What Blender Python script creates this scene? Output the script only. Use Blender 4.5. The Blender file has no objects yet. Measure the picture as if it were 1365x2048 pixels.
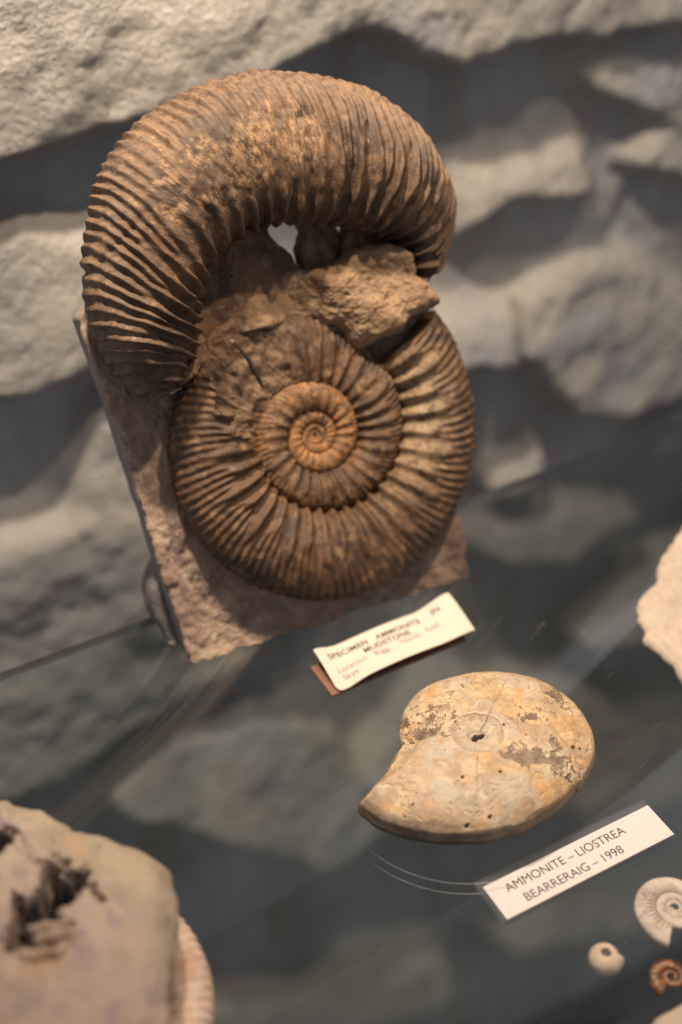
import bpy, math
import numpy as np
from mathutils import Matrix, Vector

# ------------------------------------------------------------------ camera
scn = bpy.context.scene
TH, PSI, HC = math.radians(40), math.radians(29.4), 0.40
fw = Vector((math.sin(PSI)*math.cos(TH), math.cos(PSI)*math.cos(TH), -math.sin(TH)))
rt = Vector((math.cos(PSI), -math.sin(PSI), 0))
up = rt.cross(fw)
cam_d = bpy.data.cameras.new('camera'); cam = bpy.data.objects.new('camera', cam_d)
scn.collection.objects.link(cam)
m = Matrix((rt, up, -fw)).transposed().to_4x4(); m.translation = (0, 0, HC); cam.matrix_world = m
cam_d.sensor_fit = 'VERTICAL'; cam_d.sensor_height = 36; cam_d.sensor_width = 24; cam_d.lens = 50
cam_d.clip_start = 0.01; cam_d.clip_end = 20
cam_d.dof.use_dof = True; cam_d.dof.focus_distance = 0.500; cam_d.dof.aperture_fstop = 4.0
cam_d.dof.aperture_blades = 0
scn.camera = cam
# ------------------------------------------------------------------ light
world = bpy.data.worlds.new('World'); scn.world = world; world.use_nodes = True
bg = world.node_tree.nodes['Background']; bg.inputs[0].default_value = (0.97, 0.96, 1.0, 1); bg.inputs[1].default_value = 0.29
def spot(name, loc, target, power, col, cone, blend, size):
    d = bpy.data.lights.new(name, 'SPOT'); d.energy = power; d.color = col
    d.spot_size = math.radians(cone); d.spot_blend = blend; d.shadow_soft_size = size
    o = bpy.data.objects.new(name, d); scn.collection.objects.link(o); o.location = loc
    o.rotation_euler = (Vector(target)-Vector(loc)).to_track_quat('-Z', 'Y').to_euler()
    return o
spot('case_spotlight', (0.42, 0.25, 0.82), (0.20, 0.38, 0.05), 17.5, (1.0, 0.78, 0.56), 62, 0.9, 0.014)
spot('wall_fill_light', (0.14, 0.42, 0.62), (0.27, 0.56, -0.04), 22, (1.0, 0.84, 0.66), 90, 0.9, 0.02)  # extra lamp out of frame, added to brighten the wall
scn.view_settings.view_transform = 'Standard'; scn.view_settings.look = 'None'
scn.view_settings.exposure = 0.0; scn.view_settings.gamma = 1.0
scn.cycles.max_bounces = 10; scn.cycles.transparent_max_bounces = 24
scn.cycles.use_denoising = True
scn.cycles.caustics_reflective = False; scn.cycles.caustics_refractive = False

# ------------------------------------------------------------------ noise
def _hash(ix, iy, iz, seed):
    h = (ix.astype(np.int64)*374761393 + iy.astype(np.int64)*668265263 + iz.astype(np.int64)*2147483647 + seed*974634777) & 0xffffffff
    h = ((h ^ (h >> 13))*1274126177) & 0xffffffff
    h = ((h ^ (h >> 16))*2246822519) & 0xffffffff
    h = h ^ (h >> 15)
    return (h & 0xffffff)/float(0xffffff)*2-1
def vnoise(P, seed=0):
    P = np.asarray(P, float); I = np.floor(P).astype(np.int64); F = P-I
    F = F*F*F*(F*(F*6-15)+10)
    x, y, z = I[..., 0], I[..., 1], I[..., 2]; fx, fy, fz = F[..., 0], F[..., 1], F[..., 2]
    def H(a, b, c): return _hash(x+a, y+b, z+c, seed)
    x00 = H(0,0,0)*(1-fx)+H(1,0,0)*fx; x10 = H(0,1,0)*(1-fx)+H(1,1,0)*fx
    x01 = H(0,0,1)*(1-fx)+H(1,0,1)*fx; x11 = H(0,1,1)*(1-fx)+H(1,1,1)*fx
    return (x00*(1-fy)+x10*fy)*(1-fz)+(x01*(1-fy)+x11*fy)*fz
def fbm(P, scale, octv=4, seed=0, gain=0.5, ridged=False):
    P = np.asarray(P, float)/scale; a = 1.0; s = 0; tot = 0
    for k in range(octv):
        n = vnoise(P+17.3*k, seed+k*7)
        if ridged: n = 1-2*np.abs(n)
        s = s+a*n; tot += a; a *= gain; P = P*2.03
    return s/tot
def sstep(a, b, x):
    t = np.clip((x-a)/(b-a), 0, 1); return t*t*(3-2*t)
def mixc(c1, c2, f): return c1*(1-f[..., None])+c2*f[..., None]
def C3(*c): return np.array(c, float)

# ------------------------------------------------------------------ mesh helpers (all shapes authored in mm)
def empty(name, loc, label, cat, group=None):
    o = bpy.data.objects.new(name, None); scn.collection.objects.link(o); o.location = loc
    o.empty_display_size = 0.01
    return tag(o, label, cat, group)
def tag(o, label, cat, group=None):
    o['label'] = label; o['category'] = cat
    if group: o['group'] = group
    return o
def link_mesh(name, me, mat, parent=None, smooth=True):
    me.materials.append(mat)
    if smooth: me.polygons.foreach_set('use_smooth', np.ones(len(me.polygons), bool))
    o = bpy.data.objects.new(name, me); scn.collection.objects.link(o)
    if parent:
        o.parent = parent
        me.transform(Matrix.Translation(-top_loc(parent)))
    return o
def top_loc(o):
    v = o.location.copy()
    while o.parent: o = o.parent; v += o.location
    return v
def raw_mesh(name, V, F, mat, parent=None, col=None, smooth=True):
    me = bpy.data.meshes.new(name); V = np.asarray(V, float)*0.001
    F = np.asarray(F, np.int32); n, k = F.shape
    me.vertices.add(len(V)); me.vertices.foreach_set('co', V.ravel())
    me.loops.add(n*k); me.loops.foreach_set('vertex_index', F.ravel())
    me.polygons.add(n); me.polygons.foreach_set('loop_start', np.arange(0, n*k, k, dtype=np.int32))
    if col is not None:
        a = me.color_attributes.new('tone', 'FLOAT_COLOR', 'POINT')
        c = np.ones((len(V), 4)); c[:, :3] = np.clip(col.reshape(-1, 3), 0, 1); a.data.foreach_set('color', c.ravel())
    me.update(calc_edges=True); me.validate()
    return link_mesh(name, me, mat, parent, smooth)
def grid_faces(nu, nv, wu=False, wv=False):
    i = np.arange(nu if wu else nu-1); j = np.arange(nv if wv else nv-1)
    I, J = np.meshgrid(i, j, indexing='ij'); I2 = (I+1) % nu; J2 = (J+1) % nv
    return np.stack([I*nv+J, I2*nv+J, I2*nv+J2, I*nv+J2], -1).reshape(-1, 4)
def grid_mesh(name, P, mat, parent=None, col=None, wu=False, wv=False, flip=False):
    nu, nv = P.shape[:2]; F = grid_faces(nu, nv, wu, wv)
    if flip: F = F[:, ::-1]
    return raw_mesh(name, P.reshape(-1, 3), F, mat, parent, None if col is None else col.reshape(-1, 3))
def grid_normals(P, wu=False, wv=False):
    def g(a, ax, w):
        if w: return np.roll(a, -1, ax)-np.roll(a, 1, ax)
        return np.gradient(a, axis=ax)
    n = np.cross(g(P, 0, wu), g(P, 1, wv)); l = np.linalg.norm(n, axis=-1, keepdims=True)
    return n/np.maximum(l, 1e-9)

# ------------------------------------------------------------------ materials
def new_mat(name):
    mt = bpy.data.materials.new(name); mt.use_nodes = True; nt = mt.node_tree
    return mt, nt, nt.nodes['Principled BSDF']
def stone_mat(name, rough=0.75, grain=2500, grain_amt=0.35, bump=0.25, bump_d=0.0006, spec=0.35, color=None, speck=None):
    mt, nt, b = new_mat(name); N, L = nt.nodes, nt.links
    tc = N.new('ShaderNodeTexCoord')
    n1 = N.new('ShaderNodeTexNoise'); n1.inputs['Scale'].default_value = grain; n1.inputs['Detail'].default_value = 5; n1.inputs['Roughness'].default_value = 0.65
    n2 = N.new('ShaderNodeTexNoise'); n2.inputs['Scale'].default_value = grain*0.22; n2.inputs['Detail'].default_value = 4
    for n in (n1, n2): L.new(tc.outputs['Object'], n.inputs['Vector'])
    mx = N.new('ShaderNodeMath'); mx.operation = 'ADD'; L.new(n1.outputs['Fac'], mx.inputs[0]); L.new(n2.outputs['Fac'], mx.inputs[1])
    mr = N.new('ShaderNodeMapRange'); mr.inputs[1].default_value = 0.6; mr.inputs[2].default_value = 1.4
    mr.inputs[3].default_value = 1-grain_amt; mr.inputs[4].default_value = 1+grain_amt
    L.new(mx.outputs[0], mr.inputs[0])
    if color is None:
        at = N.new('ShaderNodeAttribute'); at.attribute_name = 'tone'; src = at.outputs['Color']
    else:
        rgb = N.new('ShaderNodeRGB'); rgb.outputs[0].default_value = (*color, 1); src = rgb.outputs[0]
    vm = N.new('ShaderNodeVectorMath'); vm.operation = 'SCALE'; L.new(src, vm.inputs[0]); L.new(mr.outputs[0], vm.inputs['Scale'])
    L.new(vm.outputs[0], b.inputs['Base Color'])
    bp = N.new('ShaderNodeBump'); bp.inputs['Strength'].default_value = bump; bp.inputs['Distance'].default_value = bump_d
    L.new(mx.outputs[0], bp.inputs['Height']); L.new(bp.outputs[0], b.inputs['Normal'])
    rr = N.new('ShaderNodeMapRange'); rr.inputs[1].default_value = 0.7; rr.inputs[2].default_value = 1.3
    rr.inputs[3].default_value = rough-0.12; rr.inputs[4].default_value = min(1, rough+0.12)
    L.new(mx.outputs[0], rr.inputs[0]); L.new(rr.outputs[0], b.inputs['Roughness'])
    b.inputs['Specular IOR Level'].default_value = spec
    return mt
def clear_mat(name, tint, f0=0.04, rough=0.0, body=None, graze=1.0):
    mt = bpy.data.materials.new(name); mt.use_nodes = True; nt = mt.node_tree; N, L = nt.nodes, nt.links
    N.remove(N['Principled BSDF'])
    lw = N.new('ShaderNodeLayerWeight'); lw.inputs[0].default_value = 0.5
    pw = N.new('ShaderNodeMath'); pw.operation = 'POWER'; pw.inputs[1].default_value = 5; L.new(lw.outputs['Facing'], pw.inputs[0])
    ma = N.new('ShaderNodeMath'); ma.operation = 'MULTIPLY_ADD'; ma.inputs[1].default_value = graze-f0; ma.inputs[2].default_value = f0; L.new(pw.outputs[0], ma.inputs[0])
    tr = N.new('ShaderNodeBsdfTransparent'); tr.inputs[0].default_value = (*tint, 1)
    gl = N.new('ShaderNodeBsdfGlossy'); gl.inputs['Roughness'].default_value = rough
    mx = N.new('ShaderNodeMixShader'); L.new(ma.outputs[0], mx.inputs[0]); L.new(tr.outputs[0], mx.inputs[1]); L.new(gl.outputs[0], mx.inputs[2])
    out = N['Material Output']
    if body:
        di = N.new('ShaderNodeBsdfDiffuse'); di.inputs[0].default_value = (*body[0], 1)
        m2 = N.new('ShaderNodeMixShader'); m2.inputs[0].default_value = body[1]; L.new(mx.outputs[0], m2.inputs[1]); L.new(di.outputs[0], m2.inputs[2]); L.new(m2.outputs[0], out.inputs[0])
    else: L.new(mx.outputs[0], out.inputs[0])
    return mt
def plain_mat(name, col, rough=0.6, spec=0.3, grain=900, amt=0.05):
    return stone_mat(name, rough, grain, amt, 0.05, 0.0002, spec, col)
M = {}
M['plaster'] = stone_mat('painted_plaster', 0.9, 330, 0.10, 1.0, 0.006, 0.15)
M['fossil'] = stone_mat('brown_fossil_shell', 0.58, 1500, 0.42, 0.55, 0.0007, 0.45)
M['matrix'] = stone_mat('mudstone', 0.85, 900, 0.28, 0.6, 0.0012, 0.2)
M['tan_shell'] = stone_mat('tan_fossil_shell', 0.5, 1600, 0.22, 0.30, 0.0004, 0.45)
M['nodule'] = stone_mat('nodule_stone', 0.7, 500, 0.12, 0.3, 0.0008, 0.3)
M['glass'] = clear_mat('shelf_glass', (0.885, 0.915, 0.895), 0.032, 0.045)
M['glass_edge'] = clear_mat('glass_edge', (0.34, 0.39, 0.37), 0.05, 0.15, ((0.14, 0.16, 0.15), 0.4))
M['acrylic'] = clear_mat('clear_acrylic', (0.90, 0.90, 0.90), 0.05, 0.05, ((0.5, 0.49, 0.48), 0.09))
M['disc'] = clear_mat('clear_disc', (1, 1, 1), 0.008, 0.05, None, .1)
M['cream_paper'] = plain_mat('cream_paper', (0.60, 0.535, 0.45), 0.8, 0.2)
M['white_paper'] = plain_mat('white_paper', (0.66, 0.60, 0.58), 0.75, 0.2)
M['ink'] = plain_mat('black_ink', (0.06, 0.055, 0.055), 0.7, 0.2)
M['faded_ink'] = plain_mat('faded_ink', (0.20, 0.17, 0.14), 0.8, 0.2)
M['card'] = plain_mat('brown_card', (0.22, 0.11, 0.07), 0.8, 0.2)
M['dust'] = plain_mat('dust', (0.75, 0.72, 0.68), 0.9, 0.1)
M['floor'] = plain_mat('dark_floor', (0.05, 0.045, 0.042), 0.9, 0.1, 40, 0.2)

# ------------------------------------------------------------------ setting: sculpted rock backdrop, case floor, glass shelf
rocks = [  # (top curve, bottom curve, height) in mm on the wall plane
 ([(40,300),(800,300)], [(40,117),(135,123),(171,125),(198,129),(219,133),(243,134),(273,137),(304,144),(318,146),(336,136),(365,123),(385,120),(403,122),(424,123),(443,117),(469,116),(524,116),(800,116)], 40, 1.0),
 ([(436,118),(800,116)], [(436,112),(444,100),(462,84),(500,66),(535,46),(800,24)], 40, 0.9),
 ([(60,108),(132,104),(159,103),(172,97),(186,96),(202,80),(223,40)], [(60,14),(116,12),(130,11),(155,12),(174,15),(197,17),(223,38)], 45, 0.7),
 ([(60,-66),(103,-63),(129,-61),(148,-57),(157,-34),(171,-8),(207,8),(250,4),(300,-30),(330,-120)], [(60,-239),(72,-239),(120,-240),(169,-224),(235,-211),(330,-125)], 60, 0.9),
 ([(366,72),(370,75),(398,70),(430,66),(452,72),(464,55),(473,38),(498,27),(500,24)], [(366,13),(373,13),(382,23),(391,35),(413,40),(440,32),(463,33),(498,23),(500,23)], 40, 0.7),
 ([(340,-30),(378,-15),(404,-11),(438,-8),(461,-2),(486,-2),(517,-17),(544,-42),(585,-83),(600,-120)], [(340,-50),(383,-54),(404,-61),(422,-60),(434,-78),(472,-121),(505,-132),(545,-131),(600,-126)], 52, 0.55),
 ([(398,-150),(406,-133),(425,-130),(439,-126),(444,-100),(448,-126),(456,-134),(467,-160)], [(398,-152),(407,-157),(430,-166),(467,-164)], 52, 0.7),
 ([(518,-160),(524,-151),(535,-143),(574,-135),(700,-120)], [(518,-162),(525,-170),(582,-200),(700,-230)], 56, 0.7),
 ([(400,-172),(426,-179),(471,-181),(531,-200),(545,-212)], [(400,-205),(429,-222),(477,-235),(534,-218),(545,-213)], 62, 0.8),
 ([(480,-312),(490,-304),(525,-272),(568,-256),(598,-256),(700,-250)], [(480,-316),(496,-322),(557,-338),(609,-332),(700,-330)], 80, 0.8),
 ([(300,-335),(322,-322),(373,-300),(492,-355),(633,-440),(700,-460)], [(300,-340),(322,-362),(420,-430),(520,-520),(657,-575),(700,-580)], 80, 0.9),
 ([(130,-262),(145,-250),(184,-236),(250,-256),(300,-290),(345,-390)], [(130,-268),(178,-315),(230,-370),(282,-430),(345,-402)], 80, 0.9),
 ([(170,-560),(188,-528),(278,-575),(396,-625),(420,-660)], [(170,-600),(184,-612),(300,-660),(393,-690),(420,-680)], 80, 0.8),
 ([(478,70),(500,73),(535,62),(800,50)], [(470,60),(492,36),(520,22),(800,-6)], 46, 0.7),
 ([(440,-640),(520,-600),(640,-640),(760,-700)], [(440,-660),(520,-690),(640,-760),(760,-790)], 80, 0.8),
]
def build_wall():
    xs = np.arange(-60, 801, 2.5); zs = np.arange(300, -901, -2.5)
    X, Z = np.meshgrid(xs, zs, indexing='ij')
    Q = np.stack([X, np.zeros_like(X), Z], -1)
    wx = 9*fbm(Q, 36, 5, 3, .6); wz = 9*fbm(Q, 36, 5, 5, .6)
    Xw, Zw = X+wx, Z+wz
    h = np.zeros_like(X); inside = np.zeros_like(X)
    for k, (top, bot, H, e) in enumerate(rocks):
        t = np.array(top, float); b = np.array(bot, float)
        zt = np.interp(Xw, t[:, 0], t[:, 1]); zb = np.interp(Xw, b[:, 0], b[:, 1])
        inx = (Xw >= max(t[0, 0], b[0, 0])) & (Xw <= min(t[-1, 0], b[-1, 0]))
        th = np.maximum(zt-zb, 1); tau = (zt-Zw)/th
        ed = np.minimum(Xw-t[0, 0], t[-1, 0]-Xw); ed = sstep(0, 22, ed) if t[0, 0] > 70 else 1.0
        prof = np.where((tau >= 0) & (tau <= 1), np.clip(tau, 1e-4, 1)**e*sstep(0, 7, (1-tau)*th), 0)
        thick = sstep(4, 40, th)
        hk = H*(0.55+0.45*prof*1.0)*sstep(0, 10, tau*th)*sstep(0, 6, (1-tau)*th)*ed*inx
        hk = np.where((tau > 0) & (tau < 1), hk, 0)
        hk = np.maximum(hk, 0)
        inside = np.maximum(inside, (hk > 8)*1.0)
        h = np.maximum(h, hk)
    soft = sstep(350, 470, X)*sstep(-200, -120, Z)
    h = np.maximum(h, 19*soft*(.75+.5*fbm(Q, 50, 3, 17)))
    # soften the steps a little
    for _ in range(5):
        h[1:-1, 1:-1] = (h[1:-1, 1:-1]*2+h[:-2, 1:-1]+h[2:, 1:-1]+h[1:-1, :-2]+h[1:-1, 2:])/6
        inside[1:-1, 1:-1] = (inside[1:-1, 1:-1]*2+inside[:-2, 1:-1]+inside[2:, 1:-1]+inside[1:-1, :-2]+inside[1:-1, 2:])/6
    h = h+inside*(7*fbm(Q, 45, 5, 11)+4.4*fbm(Q, 17, 5, 12, .65))+(1-inside)*(9*fbm(Q*np.array([1, 1, .5]), 36, 5, 13, .6))
    pits = sstep(.52, .62, fbm(Q, 9, 2, 21)); h = h-1.6*pits*inside
    # the long narrow crack in the round boulder
    ck = np.exp(-((X-420+0.03*(Z+40))/3.0)**2)*sstep(-75, -45, Z)*sstep(-12, -26, Z); h = h-22*ck
    h = 0.70*h
    Y = 568-h
    P = np.stack([X, Y, Z], -1)
    f = sstep(-.2, .5, fbm(Q, 60, 5, 31)); g = sstep(0.1, .6, fbm(Q*np.array([1, 1, .12]), 14, 4, 33))
    c = mixc(C3(.56, .52, .47), C3(.44, .42, .40), f)
    rec = mixc(C3(.56, .555, .57), C3(.47, .435, .40), sstep(-.1, .35, fbm(Q*np.array([1, 1, .18]), 30, 4, 35)))
    rec = mixc(rec, C3(.42, .42, .44), g*.5); rec = mixc(rec, C3(.52, .50, .48), soft*.6)
    c = mixc(rec, c, inside)
    bl = sstep(.25, .6, fbm(Q, 50, 4, 41)); c = mixc(c, C3(.42, .43, .49), bl*.6)
    o = grid_mesh('rock_wall', P, M['plaster'], None, c, flip=True)
    tag(o, 'sculpted pale grey plaster rock wall rising behind the glass shelf', 'wall')
    return o
build_wall()
fl = raw_mesh('floor', [(-900, -700, -902), (1300, -700, -902), (1300, 620, -902), (-900, 620, -902)], [(0, 1, 2, 3)], M['floor'], smooth=False)
fl['kind'] = 'structure'

def box_mesh(name, x0, x1, y0, y1, z0, z1, mat, parent=None, bevel=0.0, rot=0.0, mid=None):
    import bmesh
    bm = bmesh.new(); bmesh.ops.create_cube(bm, size=1)
    for v in bm.verts: v.co = Vector(((x0+x1)/2+v.co.x*(x1-x0), (y0+y1)/2+v.co.y*(y1-y0), (z0+z1)/2+v.co.z*(z1-z0)))
    if bevel: bmesh.ops.bevel(bm, geom=bm.edges[:], offset=bevel, segments=2, affect='EDGES', profile=0.5)
    me = bpy.data.meshes.new(name); 
    for v in bm.verts: v.co *= 0.001
    bm.to_mesh(me); bm.free()
    return link_mesh(name, me, mat, parent, False)
shelf = empty('glass_shelf', (0.25, 0.2, 0), 'long clear glass shelf with greenish back edge under all the fossils', 'shelf')
GT = 4.5
gp = raw_mesh('glass_pane', [(-150,20,0),(850,20,0),(850,395.5,0),(-150,395.5,0),(-150,20,-GT),(850,20,-GT),(850,395.5,-GT),(-150,395.5,-GT)],
    [(0,1,2,3),(7,6,5,4),(0,4,5,1),(1,5,6,2),(3,0,4,7)], M['glass'], shelf, smooth=False)
raw_mesh('polished_edge', [(-150,395.6,0),(850,395.6,0),(850,396.6,-0.8),(-150,396.6,-0.8),(850,396.6,-GT+.8),(-150,396.6,-GT+.8),(850,395.6,-GT),(-150,395.6,-GT)],
    [(0,1,2,3),(3,2,4,5),(5,4,6,7)], M['glass_edge'], shelf, smooth=False)

# ------------------------------------------------------------------ frames and generic builders
class Frame:
    def __init__(s, O, U, V):
        s.O = np.array(O, float); s.U = np.array(U, float)/np.linalg.norm(U); V = np.array(V, float); V = V-s.U*(V@s.U)
        s.V = V/np.linalg.norm(V); s.N = np.cross(s.U, s.V)
    def __call__(s, p): return s.O+p[..., :1]*s.U+p[..., 1:2]*s.V+p[..., 2:3]*s.N
FLAT = Frame((0, 0, 0), (1, 0, 0), (0, 1, 0))
AL = math.radians(30)
SU = np.array([0.995647, -0.0932, 0]); NH = np.array([SU[1], -SU[0], 0])
SLAB = Frame((138.43, 363.2, 0), SU, np.array([0, 0, 1])*math.cos(AL)-NH*math.sin(AL))

def resample(poly, n, smooth=0):
    p = np.array(poly, float); q = np.vstack([p, p[:1]])
    d = np.r_[0, np.cumsum(np.linalg.norm(np.diff(q, axis=0), axis=1))]
    s = np.linspace(0, d[-1], n, endpoint=False)
    r = np.stack([np.interp(s, d, q[:, 0]), np.interp(s, d, q[:, 1])], -1)
    for _ in range(smooth): r = (np.roll(r, 1, 0)+2*r+np.roll(r, -1, 0))/4
    return r
def lump(name, poly, centre, top, base, mat, parent=None, frame=FLAT, n=220, rings=70, edge=4.0, sides=14, smooth=2,
         rough=((6, 1.0, 4),), col=None, seed=0, side_rough=1.0, base_scale=1.0, clamp=None, warp=0.0, post=None, ridged=False):
    b = resample(poly, n, smooth); c = np.array(centre, float)
    if warp:
        ang = np.stack([b[:, 0], b[:, 1], np.full(n, 3.3)], -1)
        d = b-c; b = c+d*(1+warp*fbm(ang, 9, 4, seed+91)[:, None]/np.maximum(np.linalg.norm(d, axis=1, keepdims=True), 1)*10)
    rho = np.linspace(0.01, 1, rings)**0.8
    P = []
    for r in rho:
        xy = c+(b-c)*r
        h = top(xy[:, 0], xy[:, 1])
        dist = (1-r)*np.linalg.norm(b-c, axis=1)
        e = np.clip(1-dist/edge, 0, 1); h = h-edge*(1-np.sqrt(np.maximum(1-e*e, 0)))*0.8
        P.append(np.column_stack([xy, h]))
    last = P[-1]
    for k in range(1, sides+1):
        f = k/sides; xy = c+(last[:, :2]-c)*(1+(base_scale-1)*f)
        P.append(np.column_stack([xy, last[:, 2]*(1-f)+base*f]))
    P.append(np.column_stack([np.repeat(c[None], n, 0), np.full(n, base)]))
    P = np.array(P)                               # rings x n x 3
    Nn = grid_normals(P, False, True)
    if Nn[2, 0, 2] < 0: Nn = -Nn
    Nn[-2:] = 0; Nn[0:1] = (0, 0, 1)
    is_side = np.zeros(P.shape[:2]); is_side[rings:] = 1
    D = 0
    for i, (s, a, o) in enumerate(rough): D = D+a*fbm(P, s, o, seed+i*13, 0.55, ridged)
    D = D*np.where(is_side > 0, side_rough, 1.0)
    P2 = P+Nn*D[..., None]
    if post is not None: P2 = post(P2, is_side)
    if clamp is not None: P2 = clamp(P2)
    cc = col(P2, is_side) if col is not None else None
    return grid_mesh(name, frame(P2), mat, parent, cc, wv=True)

def ridge(p, k=1.3): return (0.5+0.5*np.cos(p))**k

def spiral_shell(name, frame, centre, wc, r_end, fac, phi_end, turns, mat, parent, ribs=50, thick=0.42, rel=0.035, nper=900, nv=70,
                 outer_fix=None, erode=None, colf=None, lead=5.0, split=True, seed=0, rough=0.35, over=1.04, ribk=1.3, wsag=0.0, end_cap=True, sec=2, secamp=.85, bare=None):
    nu = int(turns*nper)
    phi = np.linspace(phi_end-360*turns, phi_end, nu)
    rin = r_end*fac**((phi-phi_end)/360); rout = rin*fac
    if outer_fix is not None: rout = rout*np.interp(phi, outer_fix[0], outer_fix[1])
    th = np.radians(np.linspace(-62, 218, nv))
    h = rout-rin; a = h/2*over; rc = (rin+rout)/2
    b = thick*h
    ct, st = np.cos(th), np.sin(th)
    e = 0.9
    cx = np.sign(ct)*np.abs(ct)**e; sx = np.sign(st)*np.abs(st)**e
    bb = b[:, None]*np.ones((1, nv))
    if erode is not None: bb = bb*erode(phi[:, None], ((1+cx)/2)[None])
    R = rc[:, None]+a[:, None]*cx[None]; Wd = wc+bb*sx[None]
    pr = np.radians(phi)[:, None]
    loc = np.stack([centre[0]+R*np.cos(pr), centre[1]+R*np.sin(pr), Wd], -1)
    t = np.clip((1+cx)/2, 0, 1)[None]*np.ones_like(R)
    ld = np.radians(lead)*(t*t*1.6-t*0.9)
    wob = 0.17*fbm(loc, 14, 3, seed+5)
    nn = ribs*np.interp(phi, [phi_end-700, phi_end-520, phi_end-330, phi_end], [.55, .68, .92, 1.0]); acc = np.cumsum(nn)*np.radians(phi[1]-phi[0])
    ph = (acc[:, None]-nn[:, None]*ld)+wob*2*np.pi*0.35
    tm = np.interp(phi, [phi_end-300, phi_end-190], [.2, 0])[:, None]
    m_ = sstep(.40, .56, t-tm+0.10*np.sin(ph*0.5+1.0)+0.05*fbm(loc, 6, 2, seed+6)) if split else np.zeros_like(t)
    rb = ridge(ph, ribk)*(1-m_)*1.25+ridge(sec*ph+0.6, 1.0)*m_*secamp
    fade = sstep(-0.05, 0.12, np.sin(th)[None]+0.62*(ct > 0)[None]+0.15)
    wear = np.clip(0.85+0.75*fbm(loc, 16, 4, seed+8), .1, 1.4)
    bz = bare(phi[:, None], t) if bare is not None else np.zeros_like(R)
    disp = rel*h[:, None]*(rb-0.35)*fade*wear*np.ones_like(R)*(1-.85*bz)+bz*(1.6*fbm(loc, 6, 4, seed+15)+.9*fbm(loc, 2.5, 4, seed+16)-.5)
    sm = np.minimum(1, h/18)[:, None]
    disp = disp+sm*rough*(1.3*fbm(loc, 9, 4, seed+9)+0.9*fbm(loc, 2.2, 4, seed+10))
    Nn = grid_normals(loc)
    if (Nn[nu//2, nv//2, 2]) < 0: Nn = -Nn
    P = loc+Nn*disp[..., None]
    c = colf(P, phi, t, rb) if colf else None
    if end_cap:
        ctr = P[-1].mean(0); extra = []
        for f in (0.93, 0.6, 0.25, 0.02):
            e_ = ctr+(P[-1]-ctr)*f; e_ = e_+0.8*np.stack([fbm(e_, 3, 3, 71), fbm(e_, 3, 3, 72), fbm(e_, 3, 3, 73)], -1); extra.append(e_)
        P = np.concatenate([P, np.array(extra)], 0)
        if c is not None: c = np.concatenate([c, np.repeat(c[-1:], 4, 0)], 0)
    return grid_mesh(name, frame(P), mat, parent, c)

# ------------------------------------------------------------------ the large ammonite on its mudstone slab
big = empty('ammonite_fossil', (0.20, 0.38, 0), 'large brown ribbed ammonite with a broken arching outer whorl, leaning upright on a mudstone slab', 'fossil')
def clampz(P):
    v = P[..., 1]; w = P[..., 2]; P[..., 1] = np.maximum(v, (-0.5*w)/0.8660254+0.02); return P
slab_poly = [(0,-1),(35,-1.5),(60,-1),(96,-1),(123,-0.5),(121.5,9),(123.5,16),(122,29),(128,60),(128,100),(124,124),(112,139),(100,143),(85,142),(78,140),(70,139),(58,142),(50,146),(30,146),(-4,146),(-11,139),(-9.5,125),(-7.6,104),(-6.2,84),(-4.4,62),(-3.2,42),(-1.4,20),(-.3,5)]
def slab_col(P, side):
    c = mixc(C3(.36, .255, .19), C3(.28, .19, .145), sstep(-.2, .3, fbm(P, 14, 4, 201)))
    c = mixc(c, C3(.44, .34, .25), sstep(.1, .45, fbm(P, 7, 4, 203))*.7)
    c = mixc(c, C3(.20, .135, .11), sstep(.25, .5, fbm(P, 5, 3, 205))*.6)
    s = mixc(C3(.30, .262, .25), C3(.36, .305, .275), sstep(-.2, .3, fbm(P, 20, 3, 207)))
    return mixc(c, s, side)
def slab_top(x, y): return -1.0+0*x
lump('rock_slab', slab_poly, (60, 70), slab_top, -13, M['matrix'], big, SLAB, n=520, rings=200, edge=1.2, sides=12, smooth=1,
     rough=((18, 1.6, 3), (5, 1.5, 4), (1.6, .6, 3)), col=slab_col, seed=200, side_rough=0.04, clamp=clampz, warp=0.05)
def back_col(P, side): return mixc(C3(.20, .175, .165), C3(.26, .22, .20), sstep(-.2, .3, fbm(P, 10, 3, 209)))
lump('backing_rock', [(-4, 0), (40, -4), (80, 6), (100, 30), (80, 70), (40, 60), (14, 50), (2, 42), (-3, 36), (-6.5, 30), (-7, 20), (-4.5, 8)], (44, 32), lambda x, y: -12+0*x, -30, M['matrix'], big, SLAB,
     n=220, rings=30, edge=2, rough=((10, 1.6, 4),), col=back_col, seed=230, clamp=clampz)

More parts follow.
